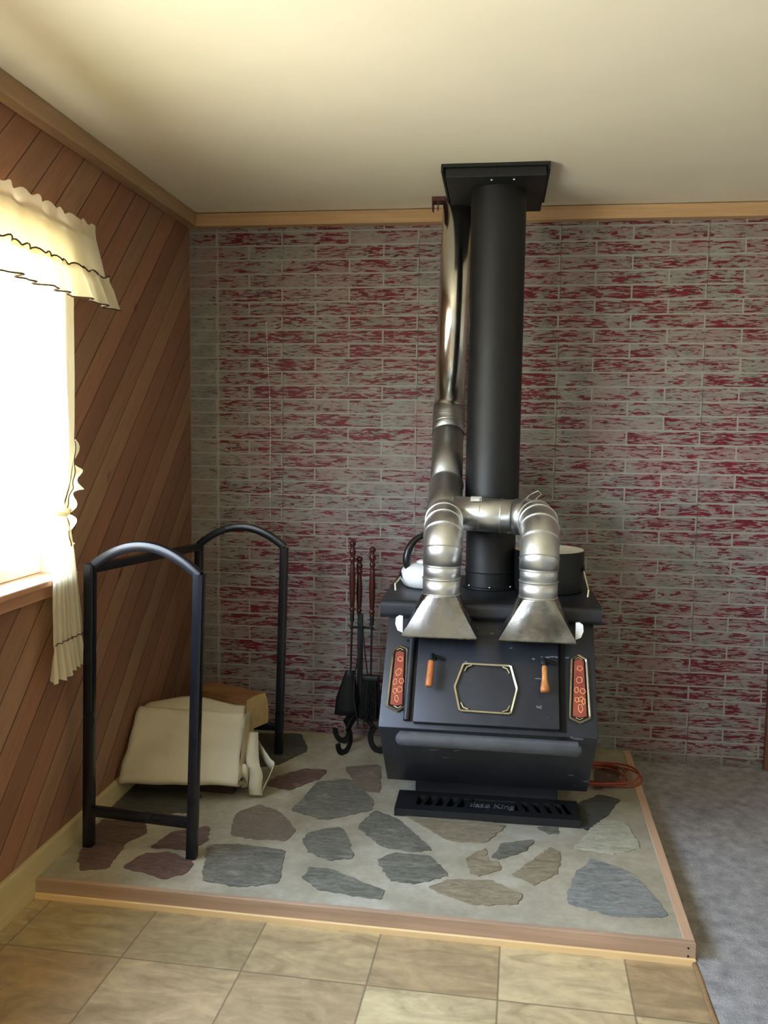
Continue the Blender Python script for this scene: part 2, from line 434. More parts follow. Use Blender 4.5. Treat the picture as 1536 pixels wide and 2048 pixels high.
MT['bead'] = simple('clear_white_bead', srgb(226, 224, 214), .2, bump=0)
MT['thresh'] = simple('brown_carpet_edge', srgb(134, 104, 66), .9, nscale=80, bump=.6, bdist=.004)
def m_pane():
    m = M('window_glass'); t = m.n.new('ShaderNodeBsdfTransparent'); g = m.n.new('ShaderNodeBsdfGlossy'); g.inputs['Roughness'].default_value = .02
    lw = m.n.new('ShaderNodeLayerWeight'); f = m.n.new('ShaderNodeMath'); f.operation = 'POWER'; f.inputs[1].default_value = 5; m.l.new(lw.outputs['Facing'], f.inputs[0])
    x = m.n.new('ShaderNodeMixShader'); m.l.new(f.outputs[0], x.inputs[0]); m.l.new(t.outputs[0], x.inputs[1]); m.l.new(g.outputs[0], x.inputs[2])
    m.l.new(x.outputs[0], m.out.inputs[0]); m.n.remove(m.b); return m.m
MT['glass'] = m_pane()

# ------------------------------------------------------------------ room
H = 2.4
XR, YB = 4.6, -6.6            # far right wall, wall behind the camera
WY0, WY1, WZ0, WZ1 = -3.0, -1.228, .975, 2.01       # left window opening
LY0, LY1, LZ0, LZ1 = -5.7, -4.1, .9, 2.05      # unseen second left window, added for grazing light and highlights

o = MB(); o.box(-.12, XR+.12, 0, .12, -.1, H+.1); struct(o.build('wall_back', MT['brick']))
o = MB()
def holes(mb, u0, u1, v0, v1, hs, f):
    us = sorted({u0, u1, *[h[0] for h in hs], *[h[1] for h in hs]})
    for a, b in zip(us[:-1], us[1:]):
        hh = [h for h in hs if h[0] <= a+1e-6 and h[1] >= b-1e-6]
        if hh: f(mb, a, b, v0, hh[0][2]); f(mb, a, b, hh[0][3], v1)
        else: f(mb, a, b, v0, v1)
holes(o, YB, 0, -.1, H+.1, [(WY0, WY1, WZ0, WZ1), (LY0, LY1, LZ0, LZ1)], lambda mb, a, b, c, d: mb.box(-.12, 0, a, b, c, d))
struct(o.build('wall_left', MT['planks']))
o = MB(); o.box(-.12, XR+.12, YB-.12, YB, -.1, H+.1)
struct(o.build('wall_front', MT['plaster']))
o = MB(); o.box(XR, XR+.12, YB, 0, -.1, H+.1); struct(o.build('wall_right', MT['plaster']))
o = MB()
nx, ny = 2, 2
o.box(-.12, XR+.12, YB-.12, .12, H, H+.1); struct(o.build('ceiling', MT['ceil']))
o = MB(); o.box(-.12, XR+.12, YB-.12, .12, -.1, 0); struct(o.build('floor', MT['tile']))

# ceiling trim along the two visible walls, baseboard, casing at the right
o = MB(); o.box(0, XR, -.05, 0, 2.341, 2.3965, bev=.003); struct(o.build('trim_1', MT['trim']))
o = MB(); o.box(0, .05, YB, -.05, 2.341, 2.399, bev=.003); struct(o.build('trim_2', MT['trimy']))
o = MB(); o.box(0, .0165, YB, 0, 0, .131, bev=.002); struct(o.build('baseboard_left', MT['base']))
o = MB(); o.box(2.566, 2.66, -.022, 0, .012, 2.2, bev=.003); struct(o.build('trim_3', MT['redwood']))

# ------------------------------------------------------------------ window_1
w = MB()
w.box(-.12, 0, WY1-.001, WY1+.0, WZ0, WZ1)
jm = MB()
jm.box(-.12, .012, WY1-.018, WY1, WZ0, WZ1); jm.box(-.12, .012, WY0, WY0+.018, WZ0, WZ1); jm.box(-.12, .012, WY0, WY1, WZ1-.018, WZ1)
win = jm.build('window_1', MT['vinyl']); struct(win)
w.bm.free()
s = MB(); s.box(-.119, .055, WY0-.08, WY1+.03, WZ0-.016, WZ0+.004, bev=.004); s.build('window_sill', MT['sill'], win)
s = MB(); s.box(0, .022, WY0-.06, WY1+.01, WZ0-.060, WZ0-.016, bev=.003); s.build('apron', MT['sill'], win)
s = MB()
s.box(0, .010, WY1, WY1+.012, WZ0+.004, WZ1+.06, bev=.002); s.box(0, .016, WY0-.06, WY0, WZ0, WZ1+.06, bev=.002); s.box(0, .016, WY0, WY1, WZ1, WZ1+.06, bev=.002)
s.build('casing', MT['sill'], win)
s = MB()
ym = (WY0+WY1)/2
for a, b in ((WY0+.018, WY0+.06), (WY1-.06, WY1-.018), (ym-.03, ym+.03)): s.box(-.09, -.05, a, b, WZ0+.005, WZ1-.018, bev=.003)
for a, b in ((WZ0+.005, WZ0+.045), (WZ1-.06, WZ1-.018)): s.box(-.089, -.051, WY0+.018, WY1-.018, a, b, bev=.003)
s.box(-.055, -.035, WY1-.12, WY1-.09, WZ0+.045, WZ0+.06, bev=.003)
s.build('window_frame', MT['vinyl'], win)
s = MB(); s.box(-.073, -.069, WY0+.05, WY1-.05, WZ0+.04, WZ1-.05); s.build('pane', MT['glass'], win)
s = MB()
for a, b_, c, d in ((LY0, LY0+.05, LZ0, LZ1), (LY1-.05, LY1, LZ0, LZ1), (LY0+.05, LY1-.05, LZ0, LZ0+.05), (LY0+.05, LY1-.05, LZ1-.05, LZ1)): s.box(-.09, -.04, a, b_, c, d, bev=.003)
wn = struct(s.build('window_added', MT['vinyl'])); s = MB(); s.box(-.067, -.063, LY0+.04, LY1-.04, LZ0+.04, LZ1-.04); s.build('pane', MT['glass'], wn)

# ------------------------------------------------------------------ curtains
def fold(y, k=1., ph=0.):
    return (sin(y*46+ph)*.55+sin(y*83+1.3+ph*2)*.3+sin(y*21+.4)*.35)*k
va = thing('curtain_valance', (.07, -1.8, 2.05), 'short cream ruffled valance with brown picot edging at the top of the window', 'valance')
rows = []
Y0v, Y1v, NV = -3.1, -1.085, 220
prof = [(2.098, .0, .010), (2.080, 0, .008), (2.056, .003, .004), (2.046, .006, .002), (2.036, .003, .003), (2.0, .010, .007), (1.96, .018, .012), (1.925, .022, .014)]
for z, dx, amp in prof:
    r = []
    for i in range(NV+1):
        t = i/NV; y = Y0v+(Y1v-Y0v)*t
        flare = (1.0-(z-1.9)/.2)*.04*max(0, (t-.9)/.1) if z < 2.04 else 0
        r.append((.075+dx+fold(y, amp, z*3), y+flare, z+(.006*sin(y*90) if z > 2.09 else 0)))
    rows.append(r)
b = MB(); b.grid(rows); b.build('panel', MT['curt'], va, smooth=180, weld=False)
rows = []; edge_t, edge_b = [], []
for k, (z, dx, amp) in enumerate([(1.938, .026, .012), (1.925, .024, .012), (1.90, .032, .017), (1.872, .040, .023), (1.85, .044, .027)]):
    r = []
    for i in range(NV+1):
        t = i/NV; y = Y0v+(Y1v-Y0v)*t
        p = (.078+dx+fold(y*1.4, amp, 2.), y+.03*max(0, (t-.85)/.15)+.010*k*max(0, (t-.9)/.1), z+.005*sin(y*120)*(k in (0,)) - .012*t*(k > 2))
        r.append(p)
    rows.append(r)
    if k == 0: edge_t = [(x+.002, y, zz) for x, y, zz in r]
    if k == 4: edge_b = r
b = MB(); b.grid(rows); b.build('ruffle', MT['curt'], va, smooth=180, weld=False)
for e_ in (edge_t, edge_b): b = MB(); b.tube(e_, .0024, 6); b.build('edging', MT['edging'], va, smooth=180)
b = MB(); b.tube([(.07, -3.15, 2.046), (.07, -1.09, 2.046)], .006, 10); b.tube([(.07, -1.09, 2.046), (.0, -1.09, 2.046)], .006, 8)
b.build('rod', MT['vinyl'], va, smooth=60)

cu = thing('tieback_curtain', (.05, -1.3, 1.2), 'long cream curtain tied back beside the window with a ruffled edge', 'curtain')
# rows from the rod down; each row: z, y_left, y_right
spec = [(2.03, -1.98, -1.205), (1.9, -1.95, -1.205), (1.75, -1.88, -1.208), (1.6, -1.79, -1.21), (1.45, -1.66, -1.216), (1.35, -1.56, -1.225), (1.27, -1.47, -1.25),
        (1.215, -1.405, -1.285), (1.19, -1.378, -1.305), (1.165, -1.372, -1.292), (1.12, -1.378, -1.268), (1.05, -1.384, -1.25), (.95, -1.388, -1.232), (.86, -1.39, -1.215), (.775, -1.392, -1.20)]
rows = []; NC = 90
for z, a, c in spec:
    wdt = c-a; r = []
    amp = .004+.008*min(1, wdt/.5)
    for i in range(NC+1):
        t = i/NC
        ph = t*11*2*pi*.55
        r.append((.052+amp*(sin(ph)+.5*sin(ph*2.3+1))+(.012 if z < 1.2 else 0), a+wdt*t, z))
    rows.append(r)
b = MB(); b.grid(rows); b.build('panel', MT['curt'], cu, smooth=180, weld=False)
rows = []; low = []
for k, (z, w0, amp) in enumerate([(.779, 0, .005), (.765, .0, .008), (.73, .006, .013), (.70, .010, .018), (.684, .014, .02)]):
    r = []
    for i in range(NC+1):
        t = i/NC; y = -1.392-w0+(.192+2*w0)*t
        r.append((.066+amp*(sin(t*38)+.4*sin(t*67+1)), y, z+(-.022*(1-t) if k > 2 else 0)+.004*sin(t*50)*(k == 4)))
    rows.append(r)
    if k == 0: edge_t = [(x+.004, y, zz) for x, y, zz in r]
    low = r
b = MB(); b.grid(rows); b.build('hem_ruffle', MT['curt'], cu, smooth=180, weld=False)
# ruffle down the free edge near the tie
pathr = [(1.40, -1.222, .0), (1.36, -1.226, .014), (1.32, -1.232, .03), (1.285, -1.243, .05), (1.262, -1.253, .072), (1.245, -1.262, .06), (1.215, -1.281, .055), (1.19, -1.296, .045), (1.165, -1.292, .048), (1.13, -1.278, .035), (1.095, -1.268, .016), (1.07, -1.262, 0.)]
rows = []
for j in range(6):
    r = []
    for i, (z, y, wd) in enumerate(pathr):
        for s_ in range(4):
            if i == len(pathr)-1 and s_: break
            z2, y2, w2 = pathr[min(i+1, len(pathr)-1)]; q = s_/4
            zz = z+(z2-z)*q; yy = y+(y2-y)*q; ww = wd+(w2-wd)*q; tt = i+q
            r.append((.062+.013*(j/5)*sin(tt*3.1)+.004, yy-.016+(ww+.008)*(j/5), zz+.008*(j/5)*cos(tt*2.2)))
    rows.append(r)
b = MB(); b.grid(rows); b.build('edge_ruffle', MT['curt'], cu, smooth=180, weld=False)
for e_ in (edge_t, [(x+.003, y, z) for x, y, z in rows[1]]): b = MB(); b.tube(e_, .0015, 6); b.build('edging', MT['edging'], cu, smooth=180)
b = MB(); b.tube([(.045, -1.385, 1.188), (.075, -1.37, 1.182), (.085, -1.335, 1.178), (.078, -1.30, 1.186), (.05, -1.29, 1.194), (.012, -1.29, 1.215), (.002, -1.29, 1.22)], .008, 8); b.build('tieback', MT['curt'], cu, smooth=180)

# ------------------------------------------------------------------ hearth
HZ = .06
he = thing('stone_hearth', (1.0, -.75, 0), 'raised hearth of irregular slate flagstones set in mortar with a wood border', 'hearth')
FL, FR, BR_, BL_ = (.0175, -1.438), (1.964, -1.489), (2.003, -.001), (.0175, -.001)
up = lambda u, v, h: (u, v, h)
def lerp(a, b_, t): return (a[0]+(b_[0]-a[0])*t, a[1]+(b_[1]-a[1])*t)
b = MB(); b.prism([(.0175, -1.422), (1.934, -1.470), (1.973, -.001), (.0175, -.001)], up, .0, HZ-.0015); b.build('mortar_slab', MT['mortar'], he)
b = MB(); b.prism([FL, FR, (FR[0], FR[1]+.018), (FL[0], FL[1]+.018)], up, .002, HZ, bev=.002)
b.build('front_board', MT['hedge'], he)
b = MB(); b.prism([(1.934, -1.4705), (1.9642, -1.4705), (2.003, -.001), (1.973, -.001)], up, .002, HZ, bev=.002)
b.build('side_board', MT['hedgey'], he)
b = MB(); b.prism([(FL[0], FL[1]-.009), (FR[0], FR[1]-.009), FR, FL], up, 0, .018, bev=.002); b.build('base_strip', MT['strip'], he)
for zz in (.045, .022):
    b = MB(); b.lathe([(.0028, 0), (.0028, .0008)], (1.944, -1.4895, zz), 10, (0, -1, 0)); b.build('screw', MT['void'], he)
STONES = [
    ('r', [(0.036, -1.021), (0.192, -1.017), (0.226, -1.09), (0.194, -1.169), (0.203, -1.339), (0.123, -1.362), (0.084, -1.292), (0.037, -1.1)]),
    ('r', [(0.283, -1.191), (0.316, -1.076), (0.423, -1.008), (0.452, -1.11), (0.419, -1.188), (0.35, -1.188)]),
    ('r', [(0.255, -1.331), (0.283, -1.233), (0.361, -1.214), (0.453, -1.258), (0.463, -1.331), (0.408, -1.377)]),
    ('g', [(0.525, -1.368), (0.469, -1.144), (0.571, -1.128), (0.723, -1.14), (0.759, -1.347), (0.65, -1.388), (0.567, -1.376)]),
    ('b', [(0.519, -1.062), (0.488, -0.887), (0.551, -0.811), (0.64, -0.862), (0.727, -0.991), (0.711, -1.07), (0.608, -1.078)]),
    ('r', [(0.521, -0.629), (0.548, -0.538), (0.639, -0.443), (0.732, -0.439), (0.72, -0.531), (0.629, -0.66)]),
    ('g', [(0.677, -0.835), (0.701, -0.719), (0.719, -0.572), (0.839, -0.516), (0.957, -0.701), (0.961, -0.79), (0.814, -0.897)]),
    ('g', [(0.769, -1.06), (0.789, -0.993), (0.878, -0.947), (0.923, -1.036), (0.957, -1.155), (0.888, -1.183), (0.813, -1.143)]),
    ('g', [(0.938, -0.938), (0.98, -0.795), (1.079, -0.855), (1.211, -1.063), (1.138, -1.082), (1.053, -1.07)]),
    ('g', [(1.04, -1.159), (1.091, -1.107), (1.206, -1.106), (1.27, -1.221), (1.175, -1.291), (1.096, -1.279)]),
    ('g', [(0.83, -1.305), (0.835, -1.241), (0.899, -1.24), (1.005, -1.299), (1.081, -1.341), (1.08, -1.391), (0.988, -1.385), (0.894, -1.37)]),
    ('t', [(1.222, -1.305), (1.28, -1.25), (1.403, -1.237), (1.5, -1.306), (1.477, -1.36), (1.36, -1.384), (1.27, -1.341)]),
    ('t', [(1.093, -0.82), (1.255, -0.806), (1.452, -0.836), (1.383, -0.982), (1.265, -0.993), (1.173, -0.901)]),
    ('t', [(1.34, -1.194), (1.328, -1.097), (1.385, -1.025), (1.395, -1.108), (1.43, -1.112), (1.434, -1.163), (1.371, -1.211)]),
    ('g', [(1.409, -1.084), (1.442, -0.98), (1.549, -0.937), (1.516, -1.026), (1.434, -1.091)]),
    ('t', [(1.472, -1.189), (1.53, -1.099), (1.6, -0.984), (1.631, -1.015), (1.614, -1.151), (1.54, -1.24)]),
    ('s', [(1.635, -1.285), (1.677, -1.142), (1.734, -1.044), (1.829, -1.102), (1.874, -1.204), (1.912, -1.361), (1.762, -1.381), (1.638, -1.335)]),
    ('l', [(1.684, -0.971), (1.792, -0.741), (1.878, -0.748), (1.901, -0.937), (1.811, -0.997), (1.732, -0.981)]),
    ('d', [(1.699, -0.797), (1.734, -0.599), (1.817, -0.516), (1.887, -0.551), (1.824, -0.694), (1.739, -0.831)]),
    ('g', [(1.565, -0.838), (1.635, -0.827), (1.635, -0.878), (1.598, -0.884)]),
    ('d', [(0.028, -0.933), (0.028, -0.711), (0.108, -0.62), (0.303, -0.76), (0.319, -0.914), (0.093, -0.962)]),  # rack's shadow is put into this stone's dark colour
    ('d', [(0.345, -0.272), (0.326, -0.069), (0.524, -0.036), (0.602, -0.23), (0.524, -0.407), (0.432, -0.461)]),
    ('r', [(1.826, -0.26), (1.922, -0.216), (1.906, -0.414), (1.803, -0.47)]),
    ('b', [(0.799, -0.401), (0.938, -0.35), (0.976, -0.628), (0.896, -0.617)]),
]
SN = {'g': 'grey green flagstone', 'r': 'dark red flagstone', 'b': 'brown flagstone', 't': 'tan flagstone', 's': 'blue grey flagstone', 'l': 'pale buff flagstone', 'd': 'dark flagstone'}
def ragged(poly, step=.013, amp=.0048, rnd=None):
    out = []
    n = len(poly)
    poly = [lerp(poly[i], poly[(i+1) % n], t) for i in range(n) for t in (.07, .93)]; n = len(poly)
    gx, gy = sum(p[0] for p in poly)/n, sum(p[1] for p in poly)/n; poly = [(gx+(p[0]-gx)*1.04, gy+(p[1]-gy)*1.03) for p in poly]
    for i in range(n):
        a, c = poly[i], poly[(i+1) % n]
        L = math.hypot(c[0]-a[0], c[1]-a[1]); k = max(1, int(L/step))
        nx_, ny_ = (c[1]-a[1])/L, -(c[0]-a[0])/L
        for j in range(k):
            t = j/k; d = rnd.uniform(-amp, amp) 
            out.append((a[0]+(c[0]-a[0])*t+nx_*d*-1, a[1]+(c[1]-a[1])*t+ny_*d*-1))
    return out
rr = random.Random(11)
for k, poly in STONES:
    area = sum(poly[i-1][0]*poly[i][1]-poly[i][0]*poly[i-1][1] for i in range(len(poly)))
    if area < 0: poly = poly[::-1]
    b = MB(); b.prism(ragged(poly, rnd=rr), up, HZ-.012, HZ+.0008+rr.uniform(0, .0012), bev=.0006)
    b.build('flagstone', MT['st_'+k], he, label=SN[k])

# carpet right of the hearth
b = MB()
b.prism([(2.0035, -.001), (XR, -.001), (XR, YB), (1.956, YB), (1.966, -1.492)], up, .001, .012)
struct(tag(b.build('carpet', MT['carpet']), 'grey low pile carpet covering the floor right of the hearth', None))
b = MB(); b.tube([(1.961-.006*t+.0015*sin(t*40), -1.50-t*1.6, .006) for t in [k/60 for k in range(61)]], .008, 8)
struct(b.build('trim_4', MT['thresh'], smooth=180))

# ------------------------------------------------------------------ stove
CX = 1.380
sv = thing('wood_stove', (CX, -.6, HZ), 'black steel wood stove with wood door grips and brass trim', 'stove')
x0, x1 = 1.018, 1.742
prof = [(-.757, .80), (-1.02, .455), (-.752, .165), (-.20, .165), (-.20, .80)]
fx = lambda u, v, h: (h, u, v)
b = MB(); b.prism(prof, fx, x0, x1)
bmesh.ops.bevel(b.bm, geom=[e for e in b.bm.edges], offset=.005, segments=2, profile=.5, affect='EDGES')
b.build('body', MT['black'], sv, smooth=35)
# top plate with rolled front lip
tp = [(-.16, .80), (-.16, .842)]
tp += [(-.775+.018*cos(a)*1-.0, .824+.018*sin(a)) for a in [radians(90+18*k) for k in range(6)]]
tp += [(-.793, .80), (-.775+.018*cos(radians(200)), .792), (-.782, .782), (-.77, .778), (-.765, .80)]
b = MB(); b.prism(tp[::-1], fx, .990, 1.768); b.build('top_plate', MT['black'], sv, smooth=40)
b = MB(); b.box(1.115, 1.645, -.655, -.25, HZ, .166, bev=.004); b.build('pedestal', MT['black'], sv)
# upper vertical apron with hot air slot between the hoods
b = MB(); b.box(1.335, 1.425, -.772, -.756, .745, .782, bev=.002); b.build('air_slot', MT['void'], sv)
for sx in (1.352, 1.408):
    b = MB(); b.lathe([(.0, .006), (.004, .005), (.006, 0)], (sx, -.772, .765), 10, (0, -1, 0), cap=False); b.build('screw', MT['bright'], sv)
# slope frame: s down the face, h out of it
SD = Vector((0, -.263, -.345)).normalized(); SNv = Vector((0, -.345, .263)).normalized(); SP = Vector((0, -.757, .80))
def sl(x, s, h): return tuple(Vector((x, 0, 0))+SP+SD*s+SNv*h)
def slz(x, z, h=0.): return sl(x, (.80-z)/.7953, h)
b = MB(); b.prism([(1.136, .098), (1.617, .098), (1.617, .418), (1.136, .418)], lambda u, v, h: sl(u, v, h), .001, .026)
bmesh.ops.bevel(b.bm, geom=list(b.bm.edges), offset=.003, segments=2, profile=.5, affect='EDGES')
door = b.build('door', MT['black'], sv, smooth=35)
b = MB(); b.tube([sl(1.112, .085, .012), sl(1.112, .41, .012)], .011, 14)
b.prism([(1.092, .075), (1.126, .075), (1.126, .12), (1.092, .12)], lambda u, v, h: sl(u, v, h), .0, .012)
b.build('hinge', MT['black'], sv, smooth=40)
b = MB(); b.prism([(1.617, .095), (1.640, .095), (1.640, .42), (1.617, .42)], lambda u, v, h: sl(u, v, h), .0005, .003); b.build('door_gap_shade', MT['void'], sv)  # black strip painted in for the shade of the gap
# brass frame on the door
def zz2s(z): return (.80-z)/.7953
fr = [(1.296, zz2s(.636)), (1.456, zz2s(.635)), (1.478, zz2s(.570)), (1.458, zz2s(.500)), (1.289, zz2s(.502)), (1.269, zz2s(.568))]
def frame_path(pts, h, bow=.0):
    out = []
    for i in range(len(pts)):
        a, c = pts[i], pts[(i+1) % len(pts)]
        for k in range(8):
            t = .04+.92*k/7; out.append(sl(a[0]+(c[0]-a[0])*t, a[1]+(c[1]-a[1])*t, h))
    return out
b = MB(); b.sweep(frame_path(fr, .034), SQ(.0036, .006), closed=True)
for (x_, s_), (dx, ds) in zip((fr[0], fr[1], fr[3], fr[4]), ((1, 1), (-1, 1), (-1, -1), (1, -1))):
    b.tube([sl(x_+dx*.028, s_+ds*.006, .033), sl(x_+dx*.012, s_+ds*.012, .033), sl(x_+dx*.004, s_+ds*.028, .033)], .003, 6)
b.build('brass_frame', MT['brass'], sv, smooth=60)
# side inlays
def inlay(cx, pts, lean, flowers, name='inlay'):
    P2 = [(x, zz2s(z)) for x, z in pts]
    b = MB(); b.prism(P2[::-1], lambda u, v, h: sl(u, v, h), .001, .006); bd = b.build('inlay_backing', MT['void'], sv)
    b = MB(); b.sweep(frame_path(P2, .009), SQ(.0042, .006), closed=True)
    top, bot = P2[1], P2[4]
    for (x_, s_), d in ((top, 1), (bot, -1)):
        b.tube([sl(x_-.012, s_+d*.017, .009), sl(x_, s_+d*.010, .009), sl(x_+.012, s_+d*.017, .009)], .002, 6)
    b.build('brass_frame', MT['brass'], sv, smooth=60)
    (xl, sl0), (xr, sr0) = P2[0], P2[2]; (xbr, sb), (xbl, sb2) = P2[3], P2[5]
    q = [(xl+.010, sl0+.006), ((xl+xr)/2, sl0-.002), (xr-.009, sl0+.006), (xbr-.010, sb-.004), ((xbl+xbr)/2, sb+.002), (xbl+.011, sb-.004)]
    b = MB(); b.prism(q[::-1], lambda u, v, h: sl(u, v, h), .005, .011, bev=.0015); pl = b.build('carved_inlay', MT['tilered'], sv)
    for fx_, fs, ra, rb, rot in flowers:
        pts_ = []
        for k in range(22):
            a = 2*pi*k/22; wob = 1+.10*sin(5*a)
            u, v = ra*cos(a)*wob, rb*sin(a)*wob
            pts_.append(sl(cx+fx_+u*cos(rot)-v*sin(rot)+lean*(fs-.24), fs+u*sin(rot)+v*cos(rot), .0115))
        b = MB(); b.tube(pts_, .0011, 6, closed=True); b.build('carved_petal', MT['carve'], pl, smooth=180)
inlay(1.073, [(1.047, .672), (1.071, .688), (1.096, .680), (1.105, .514), (1.079, .499), (1.042, .511)], .04,
      [(.004, .192, .0085, .0085, 0), (.000, .240, .0085, .013, .4), (-.011, .276, .006, .011, .1), (.011, .272, .0075, .009, 0), (-.010, .309, .006, .009, 0), (.006, .303, .0085, .010, .2), (-.003, .336, .006, .012, -.2)])
inlay(1.685, [(1.662, .671), (1.686, .684), (1.712, .671), (1.717, .508), (1.683, .493), (1.651, .505)], .0,
      [(.004, .196, .0085, .0085, 0), (.001, .238, .0095, .011, .3), (-.009, .274, .006, .010, .1), (.011, .277, .0085, .009, 0), (-.009, .308, .006, .008, 0), (.004, .305, .006, .009, .6), (.013, .313, .005, .010, .1), (.002, .337, .007, .014, -.05)])
# door handles
for hx, mt, ra, rb in ((1.190, 'gripl', .0112, .0125), (1.569, 'gripr', .0088, .0150)):
    s0 = zz2s(.652)+.002
    b = MB(); b.tube([sl(hx, s0, .024), sl(hx, s0, .056), sl(hx-.001, s0+.004, .064), sl(hx-.002, s0+.012, .068), sl(hx-.002, s0+.035, .070)], .0058, 10)
    b.tube([sl(hx, s0, .050), sl(hx+.022, s0+.003, .040), sl(hx+.040, s0+.006, .030)], .0045, 8)
    b.lathe([(.011, 0), (.011, .008), (.007, .010)], sl(hx, s0, .0255), 14, tuple(SNv))
    hd = b.build('door_handle', MT['iron'], door, smooth=50)
    g = Vector(sl(hx-.002, s0+.030, .070)); e = Vector(sl(hx-.006 if mt == 'gripl' else hx-.001, s0+.120, .066))
    b = MB(); L = (e-g).length
    b.lathe([(.0, 0), (ra*.8, .0), (ra, .004), (ra*1.02, L*.5), (rb, L*.85), (rb*.97, L-.003), (rb*.8, L), (0, L)], g, 18, tuple(e-g), cap=False)
    b.build('wooden_grip', MT[mt], sv, smooth=60)
# tubular shelf bar under the door
b = MB(); b.tube([(1.092, -1.046, .431), (1.095, -1.048, .431), (1.674, -1.048, .427), (1.678, -1.046, .427)], .024, 20, radii=[.018, .024, .024, .018])
for bx in (1.13, 1.63): b.box(bx-.012, bx+.012, -1.048, -.985, .422, .438)
b.build('shelf_bar', m_blackpaint('worn_lit_grey_bar_paint', srgb(74, 76, 80), .4), sv, smooth=40)  # lighter grey paints in the light falling on the upward-facing bar
# ash lip grate
gy0, gy1, gz0, gz1 = -.822, -.655, HZ, .088
b = MB()
xa, xb = 1.054, 1.716
b.box(xa, xb, gy0, gy0+.045, gz0, gz1); b.box(xa, xb, gy1-.04, gy1, gz0, gz1)
b.box(xa, xa+.075, gy0+.045, gy1-.04, gz0, gz1); b.box(xb-.06, xb, gy0+.045, gy1-.04, gz0, gz1)
b.box(1.305, 1.488, gy0+.045, gy1-.04, gz0, gz1-.006)
ya, yb = gy0+.045, gy1-.04
for i in range(5):
    xs = 1.142+i*.040; b.prism([(xs, ya), (xs+.014, ya), (xs+.034, yb), (xs+.020, yb)], up, gz0, gz1)
for i in range(5):
    xs = 1.492+i*.040; b.prism([(xs+.020, ya), (xs+.034, ya), (xs+.014, yb), (xs, yb)], up, gz0, gz1)
b.build('ash_lip_grate', MT['grate'], sv)
b = MB(); b.box(xa+.07, xb-.055, ya, yb, gz0-.0, gz0+.004); b.build('grate_bottom', MT['void'], sv)
cu_ = bpy.data.curves.new('lettering', 'FONT'); cu_.body = 'Blaze King'; cu_.size = .050; cu_.extrude = .002; cu_.align_x = 'CENTER'; cu_.shear = .12; cu_.space_character = .92
tmp = bpy.data.objects.new('lettering_tmp', cu_); COL.objects.link(tmp)
me = bpy.data.meshes.new_from_object(tmp.evaluated_get(bpy.context.evaluated_depsgraph_get()))
bpy.data.objects.remove(tmp); 
let = bpy.data.objects.new('lettering', me); COL.objects.link(let); let.parent = sv
for v in me.vertices: v.co = Vector((v.co.x*.92+1.397, v.co.y*1.0+(ya+yb)/2-.018, v.co.z+gz1-.005)) - ORG[sv.name]
me.materials.clear(); me.materials.append(simple('worn_cast_lettering', srgb(96, 96, 96), .5, bump=0)); let['label'] = 'raised cast lettering'
# brass ended lifting rails on the top plate
for sx, dx, zt in ((1.020, 1, .886), (1.739, -1, .93)):
    b = MB(); b.tube([(sx, -.583, .842), (sx-dx*.003, -.575, .868)], .0042, 8); b.tube([(sx-dx*.003, -.575, .868), (sx+dx*.012, -.53, zt)], .0042, 8); b.build('brass_rail', MT['brass'], sv, smooth=50)
    b = MB(); b.tube([(sx+dx*.012, -.53, zt), (sx+dx*.012, -.48, zt+.02), (sx+dx*.012, -.36, zt+.02), (sx+dx*.008, -.30, zt-.01), (sx, -.27, .842)], .006, 10); b.build('rail', MT['iron'], sv, smooth=50)

# ------------------------------------------------------------------ chimney pipe
PX, PY = 1.376, -.43
ch = thing('chimney_pipe', (PX, PY, .84), 'matte black stove pipe with a wide outer sleeve rising to the ceiling', 'stove pipe')
b = MB(); b.lathe([(.100, .842), (.104, .845), (.104, .85), (.097, .853), (.0965, .905), (.099, .908), (.099, .914), (.0965, .917), (.0965, 1.30)], (PX, PY, 0), 48)
b.build('flue', MT['blackpipe'], ch, smooth=40)
for k in range(3):
    a = radians(-140+50*k); b = MB(); b.sphere((PX+.103*cos(a), PY+.103*sin(a), .856), .005, u=8, v=6); b.build('bolt', MT['bright'], ch, smooth=180)
b = MB(); b.lathe([(.1005, 1.186), (.104, 1.186), (.104, 2.36), (.1005, 2.36)], (PX, PY, 0), 64, cap=False); b.bm.faces.ensure_lookup_table()
b.build('outer_sleeve', MT['blackpipe'], ch, smooth=40)
b = MB()
b.box(1.170, 1.556, -.645, -.155, 2.388, 2.3995, bev=.002)
b.box(1.185, 1.545, -.63, -.13, 2.355, 2.389, bev=.003)
b.box(1.170, 1.178, -.645, -.20, 2.372, 2.39); b.box(1.548, 1.556, -.645, -.20, 2.372, 2.39)
b.build('ceiling_plate', MT['blackpipe'], ch)
for sx in (1.35, 1.43): b = MB(); b.sphere((sx, -.60, 2.353), .005, u=8, v=6); b.build('screw', MT['bright'], ch, smooth=180)

